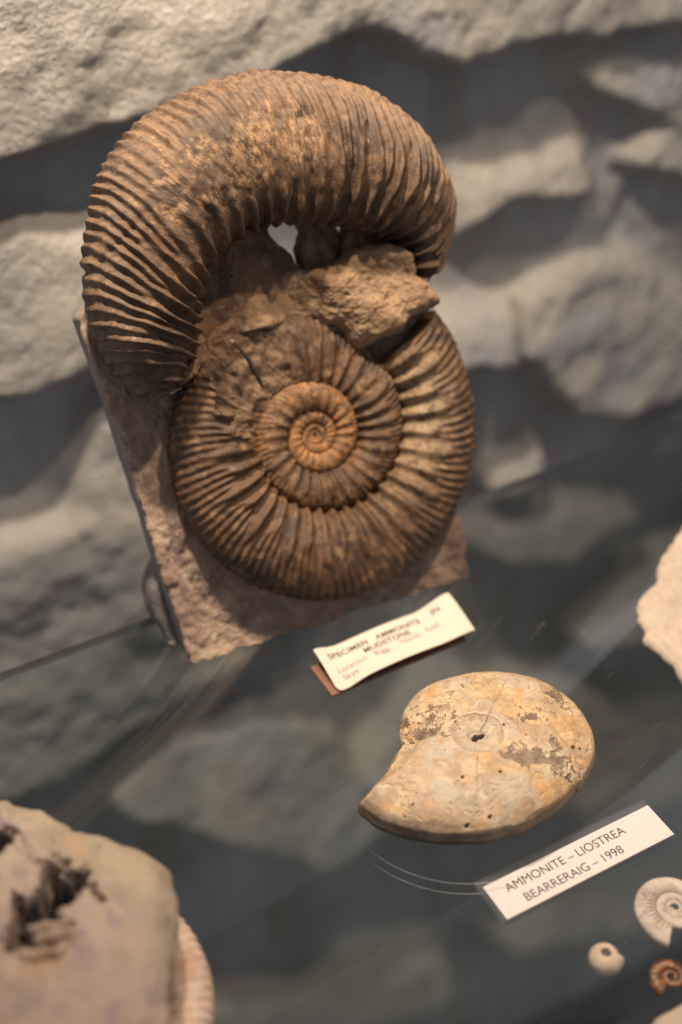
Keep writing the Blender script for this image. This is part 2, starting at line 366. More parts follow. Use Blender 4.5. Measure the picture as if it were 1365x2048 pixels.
CTR = (67.4, 75.2)
def eroded_left(phi, t):
    brk = 540-46*t**0.8+3.0*np.sin(t*23)+1.5*np.sin(t*51+1)
    return sstep(440, 470, phi)*(1-sstep(brk-1.2, brk+1.2, phi))
def erode(phi, t):
    brk = 540-46*t**0.8+3.0*np.sin(t*23)+1.5*np.sin(t*51+1)          # the broken, concave edge of the last whorl
    return (1-(.62+.23*sstep(440, 480, phi))*sstep(380, 412, phi)*(1-sstep(brk-1.2, brk+1.2, phi)))*(1+.14*sstep(brk-1, brk+1, phi)*np.exp(-np.maximum(phi-brk, 0)/22))
def spiral_col(P, phi, t, rb):
    f = np.clip((phi+140)/560, 0, 1)[:, None]*np.ones_like(t)
    n1 = fbm(P, 11, 4, 301); n2 = fbm(P, 3.5, 4, 303); n3 = fbm(P, 1.6, 3, 305)
    inner = mixc(C3(.31, .148, .055), C3(.16, .075, .032), sstep(-.2, .35, n2))
    outer = mixc(C3(.112, .058, .027), C3(.058, .032, .0175), sstep(-.15, .3, n1))
    c = mixc(inner, outer, sstep(.15, .8, f+.25*n1))
    c = mixc(c, C3(.29, .17, .08), sstep(.12, .5, n2+.35*n1)*.5)
    # pale buff worn sectors on the right and bottom of the last whorl
    pm = np.mod(phi, 360)[:, None]*np.ones_like(t); last = (phi > 600)[:, None]
    buff = last*np.exp(-((phi[:, None]-715)/38)**2)*sstep(.75, .2, t)*sstep(-.35, .25, n2+.3)
    c = mixc(c, C3(.36, .25, .145), np.clip(buff, 0, 1)*.75)
    c = mixc(c, C3(.24, .115, .05), sstep(.25, .5, fbm(P, 8, 3, 307))*.5)
    bz = eroded_left(phi[:, None], t)
    c = mixc(c, mixc(C3(.19, .115, .062), C3(.10, .058, .033), sstep(-.25, .3, n2)), bz*.9)
    c = mixc(c, C3(.045, .027, .017), sstep(.12, .38, n3-.3*n1)*.5)
    return c
spiral_shell('inner_whorls', SLAB, CTR, 4.0, 39.0, 2.05, 752, 6.3, M['fossil'], big, ribs=36, thick=0.43, rel=0.062, sec=3, secamp=.42, nper=820, nv=84,
             outer_fix=([0, 400, 496, 540, 630, 660, 720, 752], [1, 1, 1.17, 1.11, 1.045, 1.0, .89, .86]), erode=erode, bare=eroded_left, colf=spiral_col, seed=300, rough=0.4)

def outer_whorl():
    S = np.array([((6,104),(17,108)),((-4,115),(20,112)),((-9,129),(25,119)),((-10,146),(28,130)),((-7,159),(30,138)),((0,176),(36,148)),((8,190),(43,153)),((20,200),(50,156)),
        ((36,207.5),(57,158)),((51,211.5),(63,158)),((68,212),(71,157)),((84,209.5),(79,155.5)),((102,204),(88,153)),((119,193),(96,150)),((131,177),(104,147)),((137,160),(112,143)),((138.5,148),(115,138)),((134,137),(117,131)),((128,127),(119,125))], float)
    o, i = S[:, 0], S[:, 1]; mid = (o+i)/2; half = np.linalg.norm(o-i, axis=1)/2
    d = np.r_[0, np.cumsum(np.linalg.norm(np.diff(mid, axis=0), axis=1))]
    nu = 1100; s = np.linspace(0, d[-1], nu)
    def ip(a):
        r = np.interp(s, d, a)
        k = np.ones(61)/61
        return np.convolve(np.pad(r, 30, mode='reflect', reflect_type='odd'), k, 'valid')
    ox, oy, ix, iy = ip(o[:, 0]), ip(o[:, 1]), ip(i[:, 0]), ip(i[:, 1])
    mx, my = (ox+ix)/2, (oy+iy)/2; dx, dy = (ox-ix)/2, (oy-iy)/2; a = np.hypot(dx, dy)
    sn = s/d[-1]
    b = np.minimum(23.0, a*1.0+2); wc = 14-4*sstep(.12, 0, sn)-3*sstep(.85, 1, sn)
    nv = 150; th = np.linspace(0, 2*np.pi, nv, endpoint=False)
    ct, st = np.cos(th), np.sin(th)
    cx = np.sign(ct)*np.abs(ct)**0.95; sx = np.sign(st)*np.abs(st)**0.95
    U_ = mx[:, None]+dx[:, None]*cx; V_ = my[:, None]+dy[:, None]*cx; W_ = wc[:, None]+b[:, None]*sx
    loc = np.stack([U_, V_, W_], -1)
    t = ((1+cx)/2)[None]*np.ones_like(U_)
    SM = s[:, None]*np.ones_like(U_)
    lean = 19*np.exp(-((sn-.24)/.13)**2)-11*np.exp(-((sn-.80)/.16)**2)
    bow = 2.0+4.0*sstep(.5, .8, sn)
    SS = SM-lean[:, None]*(t-.5)-bow[:, None]*np.sin(np.pi*np.clip(t, 0, 1))+1.7*fbm(loc, 20, 3, 405)
    ph = 2*np.pi*2.6*(1-(1-np.clip(SS/d[-1]/.36, 0, 1))**2)+2*np.pi*26*(SS/d[-1]-.05*np.sin(np.pi*np.clip(SS/d[-1], 0, 1)))
    m_ = sstep(.42, .58, t+0.14*np.sin(ph*0.5)+.10*fbm(loc, 8, 2, 406))
    rb = ridge(ph, 1.7)*(1-m_)*1.15+ridge(2*ph+.5, 1.2)*m_*.75
    front = sstep(-.5, .1, sx)[None]*np.ones_like(U_)
    # the middle of the arch is worn smooth
    worn = np.exp(-((U_-50)/27)**2-((V_-183)/16)**2)+.6*np.exp(-((U_-74)/16)**2-((V_-186)/10)**2)+.9*np.exp(-((U_-25)/13)**2-((V_-176)/13)**2)
    amp = (2.9-1.1*t)*(1-0.88*np.clip(worn, 0, 1))*np.clip(0.95+1.1*fbm(loc, 9, 4, 407), .12, 1.6)*(0.3+.7*front)
    disp = amp*(rb-.35)
    disp = disp+1.0*fbm(loc, 24, 3, 408)+.28*fbm(loc, 7, 4, 409)+.30*fbm(loc, 2.2, 4, 410)*(1+1.6*np.clip(worn, 0, 1))
    # broken pit near the crest and a torn step on its left flank
    pit = np.exp(-((U_-74)/7)**2-((V_-194)/3.2)**2)*sstep(.1, -.2, fbm(loc, 4, 3, 411)); disp = disp-2.2*pit
    line = V_-(158+.75*(U_+4)); disp = disp-1.3*sstep(-1.0, 1.0, -(line))*np.exp(-(np.maximum(-line, 0)/3.5)**2)*sstep(22, 2, U_)
    endn = sstep(.965, 1, sn)+sstep(.02, 0, sn)
    disp = disp+endn[:, None]*2.2*fbm(loc, 5, 4, 412)
    Nn = grid_normals(loc, False, True)
    if Nn[nu//2, nv//4, 2] < 0: Nn = -Nn
    P = loc+Nn*disp[..., None]
    n1 = fbm(P, 16, 4, 421); n2 = fbm(P, 5, 5, 423); n3 = fbm(P, 1.7, 4, 425)
    c = mixc(C3(.115, .064, .034), C3(.064, .036, .021), sstep(-.2, .3, n1))
    vent = sstep(.62, .95, t)*sstep(-.3, .3, 1.0*sx)[None]
    c = mixc(c, C3(.20, .124, .075), vent*.75)
    crust = sstep(-.02, .10, n2*.8+1.1*n3+.50*np.clip(worn, 0, 1)-.42)
    c = mixc(c, C3(.34, .20, .098), crust*.7)
    c = mixc(c, C3(.20, .115, .06), sstep(.15, .4, fbm(P, 12, 3, 427)+.003*(U_-70))*.5)
    c = mixc(c, C3(.045, .03, .022), sstep(.10, .32, n3+.25*n1)*.7)
    c = mixc(c, C3(.07, .045, .03), np.clip(pit*1.5, 0, .8))
    caps = []
    for end, sgn in ((P[0], 1), (P[-1], -1)):
        q = end.mean(0); l = []
        for f in (.9, .6, .3, .02):
            e_ = q+(end-q)*f; l.append(e_+1.4*np.stack([fbm(e_, 5, 3, 431), fbm(e_, 5, 3, 432), fbm(e_, 5, 3, 433)], -1))
        caps.append(np.array(l))
    P = np.concatenate([caps[0][::-1], P, caps[1]], 0)
    c = np.concatenate([np.repeat(c[:1], 4, 0), c, np.repeat(c[-1:], 4, 0)], 0)
    P[..., 2] = np.where((P[..., 1] < 140) & (P[..., 0] < 60), np.maximum(P[..., 2], -3), P[..., 2])
    grid_mesh('outer_whorl', SLAB(P), M['fossil'], big, c, wv=True)
outer_whorl()

def matrix_col(P, side):
    c = mixc(C3(.31, .20, .12), C3(.235, .145, .085), sstep(-.2, .3, fbm(P, 9, 4, 501)))
    c = mixc(c, C3(.36, .25, .155), sstep(.05, .4, fbm(P, 4, 4, 503))*.6)
    c = mixc(c, C3(.19, .12, .075), sstep(.2, .5, fbm(P, 2.5, 4, 505))*.6)
    return mixc(c, C3(.24, .15, .09), side*.6)
def mtop(x, y): return 6.0+17*sstep(66, 118, x)+0.06*(y-125)+2.5*np.sin(x*.16+y*.1)
lump('matrix_rock', [(116,127),(120,123),(124,116),(119,113.5),(113,112),(103,108),(92,104.5),(88,109),(84,114),(76,118),(64,120),(52,121),(42,120),(45,126),(52,132),(62,140),(73,139.5),(86,137),(96,142),(107,141),(116,136)], (88, 126), mtop, -4, M['matrix'], big, SLAB,
     n=300, rings=90, edge=8.0, sides=16, smooth=3, rough=((18, 2.6, 3), (6, 1.2, 4), (1.5, .5, 3)), col=matrix_col, seed=500, side_rough=.5, warp=.2)
def dark_col(P, side):
    c = mixc(C3(.17, .10, .062), C3(.10, .062, .042), sstep(-.2, .3, fbm(P, 5, 4, 511)))
    return mixc(c, C3(.27, .18, .11), sstep(.15, .5, fbm(P, 3, 4, 513))*.5)
lump('rock_bridge', [(24,120),(42,118),(60,126),(74,139),(74.5,143),(72,148),(67,153),(66,160),(52,164),(36,156),(26,140)], (48, 142), lambda x, y: 5+0*x, -5, M['matrix'], big, SLAB, n=160, rings=40, edge=3, rough=((8, 1.8, 4), (2.5, .5, 3)), col=dark_col, seed=520)
lump('rock_bridge', [(77,134),(88,134),(94,146),(93,153),(89,163),(80,163),(79,157),(80.5,152),(77,146)], (84, 148), lambda x, y: 6+0*x, -4, M['matrix'], big, SLAB, n=140, rings=36, edge=3, rough=((6, 1.6, 4), (2.5, .5, 3)), col=dark_col, seed=530)
lump('rock_bridge', [(90,134),(112,130),(120,126),(122,136),(114,150),(102,160),(96,159),(99,152),(95,147)], (106, 142), lambda x, y: 7+0*x, -4, M['matrix'], big, SLAB, n=140, rings=36, edge=3, rough=((6, 1.6, 4), (2.5, .5, 3)), col=dark_col, seed=540)
# worn wedge of an older whorl between the two broken pieces
def wedge_col(P, side):
    c = mixc(C3(.25, .145, .075), C3(.16, .09, .05), sstep(-.2, .3, fbm(P, 6, 4, 551)))
    return mixc(c, C3(.40, .22, .09), sstep(.15, .45, fbm(P, 4, 4, 553))*.6)
lump('shell_remnant', [(24,108),(30,100),(40,92),(47,98),(52,110),(50,120),(44,126),(36,124),(28,116)], (38, 109), lambda x, y: 3.5+.16*(y-100)-.05*(x-40), -2, M['fossil'], big, SLAB,
     n=200, rings=60, edge=3, rough=((8, 2.0, 4), (2.5, .7, 4)), col=wedge_col, seed=550)
for q, (pl, ctr_, h_) in enumerate([([(21,112),(29,113),(31,122),(27,127),(22,122)], (26, 119), 15), ([(16,107),(25,110),(28,117),(20,116),(15,112)], (21, 112), 17)]):
    lump('shell_fragment', pl, ctr_, lambda x, y, h_=h_: h_+0*x, -2, M['fossil'], big, SLAB, n=100, rings=30, edge=4, rough=((5, 1.2, 4), (1.5, .3, 3)), col=wedge_col, seed=560+q*9)

# dark tube drawn as the crack running into the centre, with a bead of old glue
def tube(name, pts, rad, mat, parent, frame, col=None, seed=0, nseg=60, nv=14):
    p = np.array(pts, float); d = np.r_[0, np.cumsum(np.linalg.norm(np.diff(p, axis=0), axis=1))]
    s = np.linspace(0, d[-1], nseg); c = np.stack([np.interp(s, d, p[:, k]) for k in range(3)], -1); r = np.interp(s, d, np.asarray(rad, float))
    T = np.gradient(c, axis=0); T /= np.linalg.norm(T, axis=1, keepdims=True)
    A = np.cross(T, (0, 0, 1)); A /= np.linalg.norm(A, axis=1, keepdims=True); B = np.cross(A, T)
    th = np.linspace(0, 2*np.pi, nv, endpoint=False)
    P = c[:, None]+r[:, None, None]*(np.cos(th)[None, :, None]*A[:, None]+np.sin(th)[None, :, None]*B[:, None])
    P = P+(.25*fbm(P, 2, 2, seed))[..., None]*r[:, None, None]
    return grid_mesh(name, frame(P), mat, parent, None if col is None else np.ones_like(P)*col, wv=True)
M['dark_crack'] = stone_mat('dark_crack_line', .35, 1500, .3, .2, .0003, .5, (.035, .024, .018))
M['glue'] = stone_mat('old_glue', .12, 1500, .1, .1, .0003, .6, (.12, .075, .05))
tube('crack_line', [(40, 119, 16.0), (43.5, 113, 15.0), (46.5, 106, 13.6), (48, 101, 12.2), (49, 98.5, 10)], [.3, .8, .8, .7, .3], M['dark_crack'], big, SLAB, seed=571)
tube('glue_bead', [(38.2, 119.6, 15.2), (39.3, 118.8, 16.4), (40.4, 117.4, 15.6)], [.3, 1.2, .3], M['glue'], big, SLAB, seed=573)

# ------------------------------------------------------------------ the smooth tan ammonite on a round clear disc
lio = empty('ammonite_fossil', (0.202, 0.262, 0.008), 'smooth flat tan ammonite with lacy dark brown patches and a small hole at its centre', 'fossil')
DZ = 7.0
def build_lio():
    c0 = np.array([202.0, 264.0])
    pts = [(153.8,262.8),(166,268.5),(177,273.6),(180.2,276.5),(181.5,282),(186.6,289.3),(192,293.5),(198.2,296.9),(206,298),(213.4,297),(221,295.2),(228,292),(234,287.5),(239.2,282.2),(242.5,276.5),(244.4,270.6),(245.3,265),(244.9,258),(242.5,249.5),(237.5,241.5),(227,234.4),(213,230),(199,228.4),(184,231.6),(172,238),(162,246.8),(156.4,254.4)]
    n = 760; b0 = resample(pts, n, 2); b = resample(pts, n, 70)
    for tp, rd in (((153.8, 262.8), 5.0), ((180.2, 276.5), 3.5)):
        wt = sstep(rd, rd*.3, np.linalg.norm(b0-np.array(tp), axis=1))[:, None]; b = b*(1-wt)+b0*wt
    d = b-c0; R = np.linalg.norm(d, axis=1); A = np.arctan2(d[:, 1], d[:, 0])
    psi = np.mod(np.radians(158)-A, 2*np.pi)                 # growth angle, clockwise from the notch
    growth = psi/(2*np.pi)
    ntop, nbot = 260, 60; r0 = 1.9*(1+.28*np.cos(2*A-.3)+.18*np.cos(3*A+1)+.12*np.cos(5*A))
    rows = []; rr = []
    for k in range(ntop):
        q = (k/(ntop-1)); rows.append(r0/R+(1-r0/R)*q); rr.append(0)
    for k in range(1, nbot):
        q = 1-k/(nbot-1); rows.append(r0/R+(1-r0/R)*q); rr.append(1)
    rho = np.array(rows); low = np.array(rr)[:, None]*np.ones_like(rho)
    XY = c0+d*rho[..., None]; dist = R*(1-rho)
    rad = R*rho
    apert = sstep(np.radians(22), np.radians(4), np.minimum(psi, 2*np.pi-psi))[None]
    T = 8.0+2.6*growth[None]                                  # half thickness of the flank
    lens = np.clip(1-np.clip((rho-.22)/.78, 0, 1)**2.4, 0, 1)**.62
    lens = np.maximum(lens, apert*.62*sstep(1.0, .97, rho))
    umb = sstep(10.5, 6.5, rad)*.20+sstep(4.5, 2.0, rad)*.12
    hz = T*(lens*(1-umb)+.16)
    zm = 10.3
    Z = np.where(low > 0, zm-hz*.95, zm+hz)
    edgeflat = sstep(.985, 1.0, rho); Z = Z*(1-edgeflat)+(zm-.4)*edgeflat
    # the last whorl stands a step proud of the one it overlaps
    stepm = sstep(.06, .0, growth)[None]*sstep(7, 12, rad)*(1-low); Z = Z-2.2*stepm*sstep(1.0, .9, rho)
    P = np.stack([XY[..., 0], XY[..., 1], Z+DZ], -1)
    Q = P*np.array([1, 1, .4])
    wv_ = 2.6*np.stack([fbm(Q, 5, 4, 601), fbm(Q, 5, 4, 602), 0*Z], -1)
    Qw = Q+wv_
    def patch(cx, cy, sx, sy, rot=0):
        cr, sr = math.cos(rot), math.sin(rot); x = Qw[..., 0]-cx; y = Qw[..., 1]-cy
        return np.exp(-((x*cr+y*sr)/sx)**2-((-x*sr+y*cr)/sy)**2)
    lac = fbm(Qw, 2.7, 6, 605, .70)
    lob = np.abs(fbm(Qw, 6.0, 4, 607, .6))
    zone = patch(212,247.5,11,3.6,-.5)+.45*patch(222,249,6,4)+.9*patch(239.5,268,3.6,10,-.15)+.75*patch(191,278,11,10)+.4*patch(232,280,6,6)+.7*patch(218,243,6,3,-.5)+.5*patch(222,262,13,3)+.45*patch(222,236,9,3.5)+.45*patch(207,287,14,4)+.4*patch(228,256,6,4)
    zone = np.clip(zone, 0, 1.1)
    dark = sstep(.44, .49, zone*.80+lac*1.05+.12*lob-.03)*(1-low)
    rim = sstep(.962, .982, rho+.03*fbm(Qw, 7, 3, 611))*(sstep(np.radians(150), np.radians(250), psi)*.85+.15)[None]
    band = sstep(.93, .965, rho+.03*fbm(Qw, 9, 3, 612))*sstep(np.radians(250), np.radians(318), psi)[None]
    dark = np.clip(np.maximum(dark, np.maximum(rim, band*.85)), 0, 1)
    grey = np.clip(patch(186,262,9,6)+.8*patch(186,243,6,4)+.7*patch(178,250,5,5)+.5*patch(199,275,5,3), 0, 1)*sstep(-.25, .2, lac+.15)*(1-dark)
    rust = np.clip(patch(218,238,10,5)+.8*patch(232,243,6,7)+.4*patch(240,256,4,6), 0, 1)*sstep(-.15, .2, lac+.1)
    chip = sstep(.28, .34, fbm(Qw, 4.5, 4, 615, .6)+.35*patch(190,278,9,8)+.25*patch(226,242,10,5)+.15*rust)
    ring = np.exp(-((rad-9.8-.8*fbm(Qw, 5, 2, 617))/.5)**2); boss = sstep(9.8, 9.0, rad-.8*fbm(Qw, 5, 2, 617))
    layer = fbm(Qw, 10, 3, 619)
    lay = np.floor(layer*6)/6
    crack = np.exp(-((XY[..., 0]-202-1.47*(XY[..., 1]-264)-2.4*fbm(Q, 6, 4, 621))/.30)**2)*sstep(264, 267, XY[..., 1])*sstep(291, 284, XY[..., 1])
    crack2 = .6*np.exp(-((XY[..., 0]-202-.67*(XY[..., 1]-264)-1.2*fbm(Q, 3, 3, 622))/.22)**2)*sstep(262, 256, XY[..., 1])*sstep(236, 244, XY[..., 1])
    holes = np.zeros_like(Z)
    for hx, hy, hr in ((223.5,232.8,.9),(229,244.5,.8),(231.5,243.5,.6),(199.5,246,.6),(188,234.6,.7),(180,236,.7),(212,262.5,.5),(187,250,.6)):
        holes = np.maximum(holes, np.exp(-(((XY[..., 0]-hx)/hr)**2+((XY[..., 1]-hy)/(hr*.7))**2)**2))
    Nn = grid_normals(P, False, True)
    if Nn[ntop//2, 0, 2] < 0: Nn = -Nn
    amp = sstep(1, .93, rho)*(1-low)
    disp = (-.45*dark-.30*chip+.55*lay+.15*fbm(P, 3, 4, 623)+.35*fbm(P, 14, 3, 624)+.16*ring-.22*boss)*(.25+.75*amp)-.4*crack*amp-.5*crack2*amp-1.8*holes*(1-low)
    disp = disp+low*.5*fbm(P, 6, 4, 625)
    P = P+Nn*disp[..., None]
    n1 = fbm(P, 11, 4, 631); n2 = fbm(P, 3.2, 4, 633)
    c = mixc(C3(.50, .34, .185), C3(.38, .265, .165), sstep(-.25, .3, n1+.6*n2))
    c = mixc(c, C3(.58, .44, .29), sstep(.0, .4, fbm(P, 6, 4, 635))*.6)
    c = mixc(c, C3(.54, .29, .11), sstep(.1, .4, fbm(P, 8, 4, 637))*.6)
    c = mixc(c, C3(.43, .37, .295), sstep(.02, .12, lay)*.6); c = mixc(c, C3(.27, .20, .14), sstep(.12, .35, fbm(Qw, 1.6, 4, 639)+.35*fbm(P, 9, 3, 640))*.45)
    c = mixc(c, C3(.40, .36, .31), grey*.8)
    c = mixc(c, C3(.36, .15, .055), rust*sstep(-.1, .25, n2+.1)*.9)
    c = mixc(c, C3(.62, .50, .36), chip*.35)
    c = mixc(c, mixc(C3(.125, .08, .052), C3(.21, .145, .10), sstep(-.2, .3, n2)), dark*.9)
    halo = sstep(.34, .42, zone*.80+lac*1.05+.12*lob-.03)*(1-low)*(1-dark); c = mixc(c, C3(.66, .52, .36), halo*.55)
    c = mixc(c, C3(.20, .12, .07), np.clip(np.maximum(np.maximum(crack, crack2)*.45, holes*.95)*amp, 0, 1))
    c = mixc(c, C3(.66, .48, .31), np.clip(ring, 0, 1)*.5)
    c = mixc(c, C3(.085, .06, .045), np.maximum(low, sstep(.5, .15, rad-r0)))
    P = P+np.array([-1.6, -3.4, 0])
    F = grid_mesh('shell', P, M['tan_shell'], lio, c, wv=True, wu=True)
build_lio()
disc = empty('display_disc', (0.1955, 0.262, 0), 'round clear acrylic disc under the smooth tan ammonite', 'display stand')
def lathe(name, prof, centre, mat, parent, n=160):
    prof = np.array(prof, float); a = np.linspace(0, 2*np.pi, n, endpoint=False)
    P = np.stack([centre[0]+prof[:, 0:1]*np.cos(a), centre[1]+prof[:, 0:1]*np.sin(a), prof[:, 1:2]*np.ones(n)], -1)
    return grid_mesh(name, P, mat, parent, None, wv=True)
M['disc_edge'] = clear_mat('disc_edge', (1, 1, 1), .006, .12, None, .06)
M['glint'] = clear_mat('glint_acrylic', (.97, .97, .97), .05, .25, ((.75, .72, .68), .16))
lathe('acrylic_plate', [(.01, 6.4), (44.4, 6.4)], (195.5, 262), M['disc'], disc)
lathe('bevelled_rim', [(44.45, 6.45), (45, 6.2), (45.2, 5.6), (45.2, 1.0), (45, .45), (44.4, .2)], (195.5, 262), M['disc_edge'], disc)

for rr_, zz_ in ((45.0, 6.3), (45.1, .9)):
    a_ = np.radians(np.linspace(196, 268, 60))
    tube('rim_glint', np.stack([195.5+rr_*np.cos(a_), 262+rr_*np.sin(a_), zz_+0*a_], -1), np.interp(np.linspace(0, 1, 60), [0, .5, .85, 1], [.03, .12, .22, .05]), M['glint'], disc, FLAT, seed=int(zz_*10), nv=8)  # pale tubes painted as glints along part of the disc rim
# ------------------------------------------------------------------ labels
def text_mesh(body, size, font_scale=(1, 1), bold=0.0, space=1.0):
    cu = bpy.data.curves.new('lettering', 'FONT'); cu.body = body; cu.size = size; cu.offset = bold; cu.space_character = space
    ob = bpy.data.objects.new('lettering_source', cu); scn.collection.objects.link(ob)
    dg = bpy.context.evaluated_depsgraph_get(); me = bpy.data.meshes.new_from_object(ob.evaluated_get(dg))
    bpy.data.objects.remove(ob); bpy.data.curves.remove(cu)
    n = len(me.vertices); co = np.empty(n*3); me.vertices.foreach_get('co', co); co = co.reshape(-1, 3)
    co[:, 0] *= font_scale[0]; co[:, 1] *= font_scale[1]
    return me, co
def put_text(body, size, fn, mat, parent, fs=(1, 1), bold=0.0, space=1.0):
    me, co = text_mesh(body, size, fs, bold, space)
    P = fn(co)*0.001; me.vertices.foreach_set('co', P.ravel()); me.update(); me.name = 'lettering'
    return link_mesh('lettering', me, mat, parent, False)

nl = empty('specimen_label', (0.2125, 0.2155, 0), 'crisp white printed card on a clear acrylic strip reading AMMONITE - LIOSTREA, BEARRERAIG - 1998', 'label')
box_mesh('acrylic_strip', 177.0, 248.0, 206.6, 224.6, 0.3, 2.7, M['acrylic'], nl, bevel=.5)
box_mesh('paper_strip', 178.4, 247.4, 207.0, 221.2, 2.75, 2.95, M['white_paper'], nl)
def flat_at(x, y, z): return lambda co: np.column_stack([x+co[:, 0], y+co[:, 1], np.full(len(co), z)])
put_text('AMMONITE \u2013 LIOSTREA', 4.7, flat_at(184.6, 215.4, 3.0), M['ink'], nl, (0.98, 1.0), 0.0, 1.0)
put_text('BEARRERAIG \u2013 1998', 4.7, flat_at(188.0, 209.4, 3.0), M['ink'], nl, (0.98, 1.0), 0.0, 1.0)

ol = empty('specimen_label', (0.2105, 0.331, 0), 'curled cream paper label with typed faded lettering on a thin brown card', 'label')
OX, OY, OL, OW = 180.0, 321.3, 61.5, 20.0
def paper_z(x, y): return 0.9+1.55*(paper_z0(x, y)-1.6)
def paper_z0(x, y):
    s = np.clip((x-OX)/OL, -.05, 1.05)
    return 3.2+2.4*np.exp(-((s-.0)/.10)**2)*sstep(-.2, 1, (y-OY)/OW)+1.6*np.sin(np.pi*s)*.9+3.6*sstep(.72, 1.0, s)*sstep(-.6, 1.0, (y-OY)/OW)-1.2*np.exp(-((s-.06)/.10)**2)*(1-(y-OY)/OW)
def build_old():
    nu, nv = 90, 30
    x = np.linspace(OX, OX+OL, nu); y = np.linspace(OY, OY+OW, nv); X, Y = np.meshgrid(x, y, indexing='ij')
    rc = 2.2; s0 = np.sqrt(np.clip(rc**2-np.clip(rc-(X-OX), 0, rc)**2, 0, None))
    Yl = np.maximum(Y, OY+rc-s0)
    Z = paper_z(X, Yl)
    T = np.stack([X, Yl, Z], -1); B = T-np.array([0, 0, .18])
    P = np.concatenate([T, B[:, ::-1]], 1)
    grid_mesh('paper_sheet', P, M['cream_paper'], ol, None, wv=True)
    box_mesh('backing_card', 177.3, 238.0, 321.6, 338.8, 0.2, 1.3, M['card'], ol, bevel=.2)
    def bend(x, y):
        def fn(co):
            px, py = x+co[:, 0], y+co[:, 1]; return np.column_stack([px, py, paper_z(px, py)+.06])
        return fn
    for body, x, y, mt, b in (('SPECIMEN', 183.8, 335.2, 'ink', .07), ('AMMONITE', 205.0, 335.2, 'ink', .07), ('IN', 230.6, 335.6, 'ink', .07), ('MUDSTONE', 197.5, 331.5, 'ink', .07),
                              ('Location:', 184.0, 328.2, 'faded_ink', .0), ('Rigg,', 200.3, 328.0, 'faded_ink', .02), ('North', 212.0, 328.4, 'faded_ink', .01), ('East', 224.5, 329.6, 'faded_ink', .01), ('Skye', 184.6, 324.6, 'faded_ink', .02)):
        put_text(body, 3.75, bend(x, y), M[mt], ol, (1.0 if mt == 'ink' else .92, .95), b, 1.06)
build_old()

# ------------------------------------------------------------------ smaller fossils along the edges
# nodule at lower left: blurred, close to the lens
def nod_col(P, side):
    c = mixc(C3(.34, .275, .20), C3(.285, .235, .18), sstep(-.3, .3, fbm(P, 18, 4, 701)))
    x, y = P[..., 0], P[..., 1]
    left = sstep(60, 52, x+.25*(y-260)+4*fbm(P, 9, 3, 703))
    c = mixc(c, C3(.36, .275, .225), left*.8); c = mixc(c, C3(.24, .19, .19), left*sstep(.1, .4, fbm(P, 6, 4, 707))*.7); c = mixc(c, C3(.27, .21, .15), sstep(.15, .5, fbm(P, 9, 4, 708))*.5)
    c = mixc(c, C3(.46, .28, .15), np.exp(-((x-59)/3)**2-((y-266)/9)**2)*.45+np.exp(-((x-36)/8)**2-((y-232)/5)**2)*.6)
    c = mixc(c, C3(.07, .065, .075), sstep(.35, .6, np.exp(-(((x-47)*.85+(y-252)*.52)/12)**2-((-(x-47)*.52+(y-252)*.85)/6.0)**2)+.55*fbm(P, 5, 4, 705))*.9); c = mixc(c, C3(.09, .07, .07), sstep(.4, .7, np.exp(-((x-41)/5)**2-((y-279)/4)**2)+np.exp(-((x-33)/4)**2-((y-243)/4)**2)+.5*fbm(P, 5, 4, 706))*.85)  # shade of the cavities painted into the colour
    return mixc(c, C3(.22, .17, .14), side*.7)
def nod_top(x, y):
    q = np.stack([x, y, 0*x], -1)
    z = 52-7*np.clip(((x-40)/46)**2+((y-245)/62)**2, 0, 1.3)**1.5-2.0*sstep(70, 84, x)+1.6*sstep(58, 50, x+.25*(y-260))
    d = fbm(q, 9, 4, 711); ox, oy = x, y; x = x+4*fbm(q, 7, 4, 713); y = y+4*fbm(q, 7, 4, 714)
    ca = np.exp(-(((x-47)*.85+(y-252)*.52)/13)**2-((-(x-47)*.52+(y-252)*.85)/6.5)**2)
    cb = np.exp(-((x-40)/7)**2-((y-277)/6)**2)
    cc = np.exp(-((x-33)/5)**2-((y-243)/5.5)**2)
    z = z-22*sstep(.25, .75, ca+.55*fbm(q, 6, 5, 719, .6))-22*sstep(.3, .7, cb+.4*d)-14*sstep(.35, .7, cc+.35*d)
    rib = np.exp(-((x-40)/9)**2-((y-240)/9)**2); z = z+3.6*rib*np.cos((x*.35+y*1.0)*2*np.pi/4.2)*sstep(.25, .6, rib)
    rib2 = sstep(60, 54, x)*sstep(256, 264, y); z = z+.9*rib2*fbm(q*np.array([1, .5, 1]), 4, 3, 717)*2
    return z
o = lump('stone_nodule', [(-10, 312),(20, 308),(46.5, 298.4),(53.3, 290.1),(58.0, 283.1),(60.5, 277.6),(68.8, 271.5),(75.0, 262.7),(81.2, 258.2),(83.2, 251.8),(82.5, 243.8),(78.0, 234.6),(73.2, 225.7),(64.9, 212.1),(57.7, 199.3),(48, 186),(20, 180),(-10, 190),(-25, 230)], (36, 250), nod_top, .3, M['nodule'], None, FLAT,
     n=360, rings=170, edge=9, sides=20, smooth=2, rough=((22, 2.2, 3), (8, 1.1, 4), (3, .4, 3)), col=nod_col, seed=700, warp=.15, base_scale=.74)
tag(o, 'large broken tan stone nodule with dark ragged cavities at the near left corner', 'stone')
